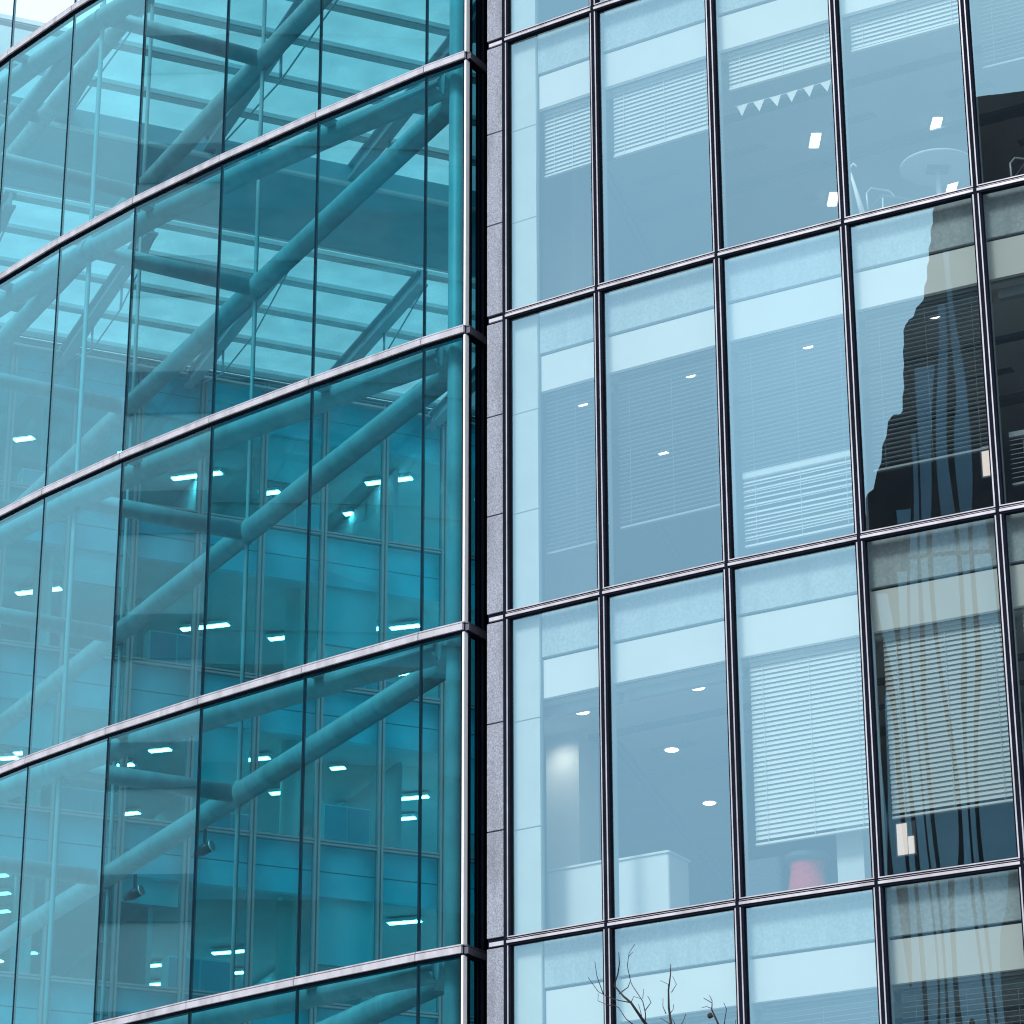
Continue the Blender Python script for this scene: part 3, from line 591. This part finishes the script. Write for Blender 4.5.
zt = sto(1); cx, cyy = 5.06, 31.50
t = thing('round_table', 'round pale table seen from below in the top row, fourth window', 'table', (cx, cyy, zt))
MB().lathe((cx, cyy, zt + 0.72), [(0.42, 0), (0.445, 0.01), (0.445, 0.03)], 40).build('tabletop', 'wall', t, True)
MB().prism([(cx - 0.13, cyy - 0.1), (cx + 0.13, cyy - 0.1), (cx + 0.13, cyy + 0.1), (cx - 0.13, cyy + 0.1)], zt + 0.695, zt + 0.718).build('mounting_plate', 'blackm', t)
MB().tube([(cx, cyy, zt + 0.02), (cx, cyy, zt + 0.694)], 0.035, 14).build('leg', 'chrome', t, True)
MB().lathe((cx, cyy, zt), [(0.28, 0.001), (0.26, 0.018)], 30).build('base', 'chrome', t, True)
def chair(x, y, z, lab, rot=0.0):
    t = thing('tube_chair', lab, 'chair', (x, y, z), 'tubular chairs in the top row')
    def P(a, b, c): return (x + a * math.cos(rot) - b * math.sin(rot), y + a * math.sin(rot) + b * math.cos(rot), z + c)
    mb = MB(); mb.add([P(-.22, -.22, .45), P(.22, -.22, .45), P(.22, .22, .45), P(-.22, .22, .45), P(-.22, -.22, .48), P(.22, -.22, .48), P(.22, .22, .48), P(-.22, .22, .48)], [(3, 2, 1, 0), (4, 5, 6, 7), (0, 1, 5, 4), (1, 2, 6, 5), (2, 3, 7, 6), (3, 0, 4, 7)]).build('seat', 'greyfab', t)
    MB().tube([P(-.2, .23, .46), P(-.19, .27, .75), P(-.12, .29, .84), P(.12, .29, .84), P(.19, .27, .75), P(.2, .23, .46)], 0.013, 8).build('back_frame', 'chrome', t, True)
    for a, b in ((-.2, -.2), (.2, -.2), (.2, .2), (-.2, .2)): MB().tube([P(a, b, .45), P(a * 1.15, b * 1.15, 0.002)], 0.012, 8).build('leg', 'chrome', t, True)
chair(4.55, 31.95, zt, 'pale tubular chair frame behind the fourth window of the top row', 0.3)
chair(6.15, 31.2, zt, 'pale tubular chair frame at the right edge of the top row', 0.2)
q = f1[3]; a_, b_ = q.p(0.25, -1.2), q.p(0.05, -1.6)
t = thing('floor_lamp', 'slanting white lamp pole with small hooked head beside the fourth mullion', 'lamp', (*q.p(-0.02, -0.5), zt))
MB().tube([(*q.p(0.12, -0.5), zt + 0.02), (*q.p(0.03, -0.5), zt + 0.42), (*q.p(-0.08, -0.5), zt + 0.93)], [0.045, 0.034, 0.014], 12).build('pole', 'paper', t, True)
MB().tube([(*q.p(-0.08, -0.5), zt + 0.93), (*q.p(-0.09, -0.5), zt + 1.0), (*q.p(-0.04, -0.5), zt + 1.05), (*q.p(0.0, -0.5), zt + 1.0)], 0.014, 10).build('hook', 'paper', t, True)
MB().lathe((*q.p(0.12, -0.5), zt), [(0.12, 0.001), (0.10, 0.02)], 24).build('base', 'paper', t, True)
# two small lit wall panels glimpsed in the dark right-hand rooms
for u_, z_, lb in ((-0.115, Z0 - 15.18, 'small lit wall panel glimpsed under the closed blind in the dark reflection'), (1.18, Z0 - 10.83, 'small lit wall panel at the right mullion of the dark reflection')):
    c_ = q.p(u_, -1.2); t = thing('lit_panel', lb, 'light panel', (c_[0], c_[1], z_)); mb = MB()
    q.box(mb, u_ - 0.12, u_ + 0.12, -1.24, -1.22, z_ - 0.20, z_ + 0.20); mb.build('frame', 'inner_alu', t)
    mb = MB(); q.box(mb, u_ - 0.10, u_ + 0.02, -1.219, -1.212, z_ - 0.18, z_ + 0.18); q.box(mb, u_ + 0.03, u_ + 0.10, -1.219, -1.212, z_ - 0.18, z_ + 0.02); mb.build('lens', 'warm_panel', t)

q = f1[2]; zb_ = sto(0) - 1.66
t = thing('bunting', 'string of small white pennants hung under the blind in the top row', 'bunting', (*q.p(0.8, -0.38), zb_))
MB().tube([(*q.p(0.12, -0.38), zb_ - 0.13), (*q.p(0.5, -0.38), zb_ - 0.14), (*q.p(1.0, -0.38), zb_ - 0.15), (*q.p(1.5, -0.38), zb_ - 0.13)], 0.004, 6).build('string', 'paper', t)
for k in range(6):
    u = 0.22 + 0.225 * k; zz = zb_ - 0.14 - 0.004 * math.sin(k)
    a1_, b1_, c1_ = q.p(u - 0.075, -0.377), q.p(u + 0.075, -0.377), q.p(u - 0.01 + 0.015 * (k % 3), -0.377)
    a2_, b2_, c2_ = q.p(u - 0.075, -0.381), q.p(u + 0.075, -0.381), q.p(u - 0.01 + 0.015 * (k % 3), -0.381)
    MB().add([(*a1_, zz), (*b1_, zz + 0.004), (*c1_, zz - 0.15), (*a2_, zz), (*b2_, zz + 0.004), (*c2_, zz - 0.15)], [(0, 2, 1), (3, 4, 5), (0, 1, 4, 3), (1, 2, 5, 4), (2, 0, 3, 5)]).build('pennant', 'paper', t)

# ------------------------------------------------------------------ bare tree in front of the right block
TR = thing('bare_tree', 'leafless dark tree whose twig tips reach into the bottom of the photo', 'tree', (1.45, 26.0, 0))
mbt = MB()
mbt.tube([(1.45, 26, 0), (1.47, 26.02, 1.5), (1.40, 26.0, 3.0), (1.43, 25.97, 4.4)], [0.14, 0.11, 0.085, 0.06], 14); mbt.build('trunk', 'bark', TR, True)
def twig(mb, pts, r0, r1):
    n = len(pts); mb.tube([(x, 26.0 + dy, z) for x, dy, z in pts], [r0 + (r1 - r0) * k / (n - 1) for k in range(n)], 6)
def T(*pts):      # sketch units (about 1.45 mm each) to metres on the tree
    return [(0.587 + u * 0.00144 + 0.02 * math.sin(k * 2.1 + u), 0.12 * math.sin(v * 0.02 + u * 0.01), 8.34 - v * 0.00148) for k, (u, v) in enumerate(pts)]
mb = MB()
for pts, r0, r1 in (
 ([(560, 2200), (500, 1500), (470, 900), (440, 600), (410, 500), (350, 460), (290, 400), (250, 340), (220, 260), (215, 205), (240, 160), (245, 95)], .040, .0035),
 ([(290, 400), (220, 370), (190, 340), (110, 300), (45, 245)], .007, .003), ([(150, 310), (110, 230), (80, 140)], .005, .003), ([(185, 410), (155, 390), (120, 350), (110, 310)], .005, .0025),
 ([(250, 315), (290, 270), (300, 230), (300, 160), (305, 100), (318, 45)], .006, .003), ([(300, 160), (287, 152)], .003, .003), ([(295, 120), (308, 95)], .003, .002),
 ([(420, 560), (405, 500), (395, 440), (365, 390), (340, 340), (305, 260), (302, 235)], .008, .0035), ([(365, 375), (385, 350), (385, 310)], .004, .0025), ([(400, 430), (415, 390), (410, 360)], .005, .003),
 ([(290, 400), (330, 360), (355, 378)], .004, .0025), ([(330, 505), (280, 480), (225, 430), (200, 400)], .006, .003), ([(360, 470), (362, 430), (358, 405)], .004, .0025),
 ([(600, 2100), (570, 1400), (545, 800), (535, 505), (535, 400), (540, 320), (550, 220), (545, 170), (555, 130)], .032, .0035),
 ([(532, 430), (512, 395), (510, 360)], .005, .0025), ([(540, 335), (520, 290), (497, 262)], .004, .0025), ([(541, 330), (565, 290), (565, 240)], .004, .0025), ([(540, 440), (560, 405), (578, 378)], .004, .0025),
 ([(535, 520), (515, 485), (480, 455)], .005, .003), ([(600, 600), (575, 500), (555, 460)], .006, .003), ([(590, 560), (610, 500), (640, 440)], .006, .003),
 ([(640, 2100), (760, 1400), (870, 800), (840, 510), (800, 440), (790, 380), (765, 335)], .030, .003), ([(787, 365), (800, 320)], .004, .003), ([(797, 430), (775, 410), (748, 410)], .004, .003),
 ([(880, 700), (875, 505), (865, 440), (850, 395)], .009, .003), ([(900, 620), (940, 520), (950, 480)], .006, .003)):
    p3 = T(*pts); mb.tube([(x, 26.0 + dy, z) for x, dy, z in p3], [0.95 * r0 + (0.9 * r1 - 0.95 * r0) * min(1, (k / (len(p3) - 1)) ** 0.45) for k in range(len(p3))], 6)
p = T((785, 462), (783, 478), (779, 492)); mb.tube([(x, 26.0 + dy, z) for x, dy, z in p], [.012, .03, .012], 8)
rnd = random.Random(3)
def grow(p, d, L, r, depth):
    pts = [p]; q = Vector(p)
    for k in range(4):
        d = (d + Vector((rnd.uniform(-.2, .2), rnd.uniform(-.2, .2), rnd.uniform(-.02, .18)))).normalized(); q = q + d * L / 4; pts.append(q.copy())
    if pts[-1].z > 7.35: return
    mb.tube(pts, [r * (1 - .16 * k) for k in range(5)], 6)
    if depth:
        for k in (2, 3, 4):
            for s_ in range(2 if depth > 1 else 1):
                dd = (d + Vector((rnd.uniform(-.9, .9), rnd.uniform(-.9, .9), rnd.uniform(-.1, .5)))).normalized(); grow(pts[k], dd, L * .62, r * .5, depth - 1)
for k in range(9):
    an = k * 2.4; zz = 2.6 + k * 0.22
    grow(Vector((1.43, 26.0, zz)), Vector((math.cos(an), math.sin(an), 0.75)).normalized(), 1.7, 0.035, 2)
mb.build('branches', 'bark', TR, True)

# ------------------------------------------------------------------ mirrored tower across the street, and unseen blocks added for the left panes' reflections
F = Vector((4.5, 31.2)); dv = Vector((math.cos(R(223)), math.sin(R(223)))); ev = Vector((-dv.y, dv.x)); 
def TP(l, k): q = F + dv * k + ev * (-l if False else l); return (q.x, q.y)
TW = thing('office_tower', 'dark ribbed tower with stepped shoulder, seen as wavy reflection in the right-hand panes', 'building', (*TP(6, 95), 0))
pts_ = [(-5.0, 49.6), (-3.7, 50.6)]
for k in range(15):
    q_ = k / 14.0; pts_.append((-3.45 + 3.6 * q_, 51.6 + 17.6 * q_ - 2.8 * q_ * q_))
pts_ += [(3.0, 67.0), (4.2, 71.5)]
out_ = [(-5.0, 0.0), (-5.0, 49.6)]
for k in range(1, len(pts_)):      # slanting scalloped shoulder
    (l0, h0), (l1, h1) = pts_[k - 1], pts_[k]; out_ += [(l0 + (l1 - l0) * 0.25, h0 + (h1 - h0) * 0.62), (l1, h1)]
out_ += [(24.0, 73.5), (24.0, 0.0)]
n_ = len(out_); MB().add([(*TP(l_, 90), h_) for l_, h_ in out_] + [(*TP(l_, 104), h_) for l_, h_ in out_], [tuple(range(n_)), tuple(range(2 * n_ - 1, n_ - 1, -1))] + [(k, (k + 1) % n_, n_ + (k + 1) % n_, n_ + k) for k in range(n_)]).build('shaft', 'tower', TW)
l = -4.95
while l < 0.9:
    hh = [h for a_, h in pts_ if a_ <= l][-1] - 0.8; w_ = 0.50 + 0.06 * math.sin(l * 5)
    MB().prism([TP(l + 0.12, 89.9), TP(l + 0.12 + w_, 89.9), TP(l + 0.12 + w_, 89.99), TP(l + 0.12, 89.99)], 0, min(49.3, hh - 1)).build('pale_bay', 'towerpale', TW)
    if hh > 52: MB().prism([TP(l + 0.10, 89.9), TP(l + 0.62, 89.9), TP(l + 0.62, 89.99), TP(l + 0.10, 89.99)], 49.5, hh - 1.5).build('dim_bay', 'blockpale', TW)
    l += 0.74
Fl = Vector((-4.0, 37.0)); dl = Vector((math.cos(R(188)), math.sin(R(188)))); el = Vector((-dl.y, dl.x))
def BP(l, k): q = Fl + dl * k + el * l; return (q.x, q.y)
BB = thing('occluder_block', 'unseen teal block added across the street to darken the left facade reflections', 'building', (*BP(0, 50), 0))  # unseen occluder, added to darken and tint reflections in the left panes
MB().prism([BP(-3.5, 45), BP(14, 45), BP(14, 60), BP(-3.5, 60)], 31, 74).build('upper_body', 'block', BB); MB().prism([BP(-3.5, 45.4), BP(14, 45.4), BP(14, 60), BP(-3.5, 60)], 0, 30.99).build('lower_body', 'blockdark', BB)  # lower part darker so reflections deepen low on the facade
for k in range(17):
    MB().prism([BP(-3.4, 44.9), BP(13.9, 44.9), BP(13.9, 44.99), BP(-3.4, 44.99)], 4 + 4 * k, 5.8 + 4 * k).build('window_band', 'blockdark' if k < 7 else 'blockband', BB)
B3 = thing('pale_occluder_block', 'unseen pale block added across the street to lighten one pane reflection of the left facade', 'building', (*BP(-8, 52), 0))  # unseen, added to grade the reflected haze between neighbouring panes
MB().prism([BP(-10.9, 47), BP(-3.6, 47), BP(-3.6, 62), BP(-10.9, 62)], 0, 70).build('body', 'tealblock', B3)
for k in range(16):
    MB().prism([BP(-10.8, 46.9), BP(-3.7, 46.9), BP(-3.7, 46.99), BP(-10.8, 46.99)], 4 + 4 * k, 5.4 + 4 * k).build('window_band', 'blockpale', B3)
print('objects', len(bpy.data.objects))
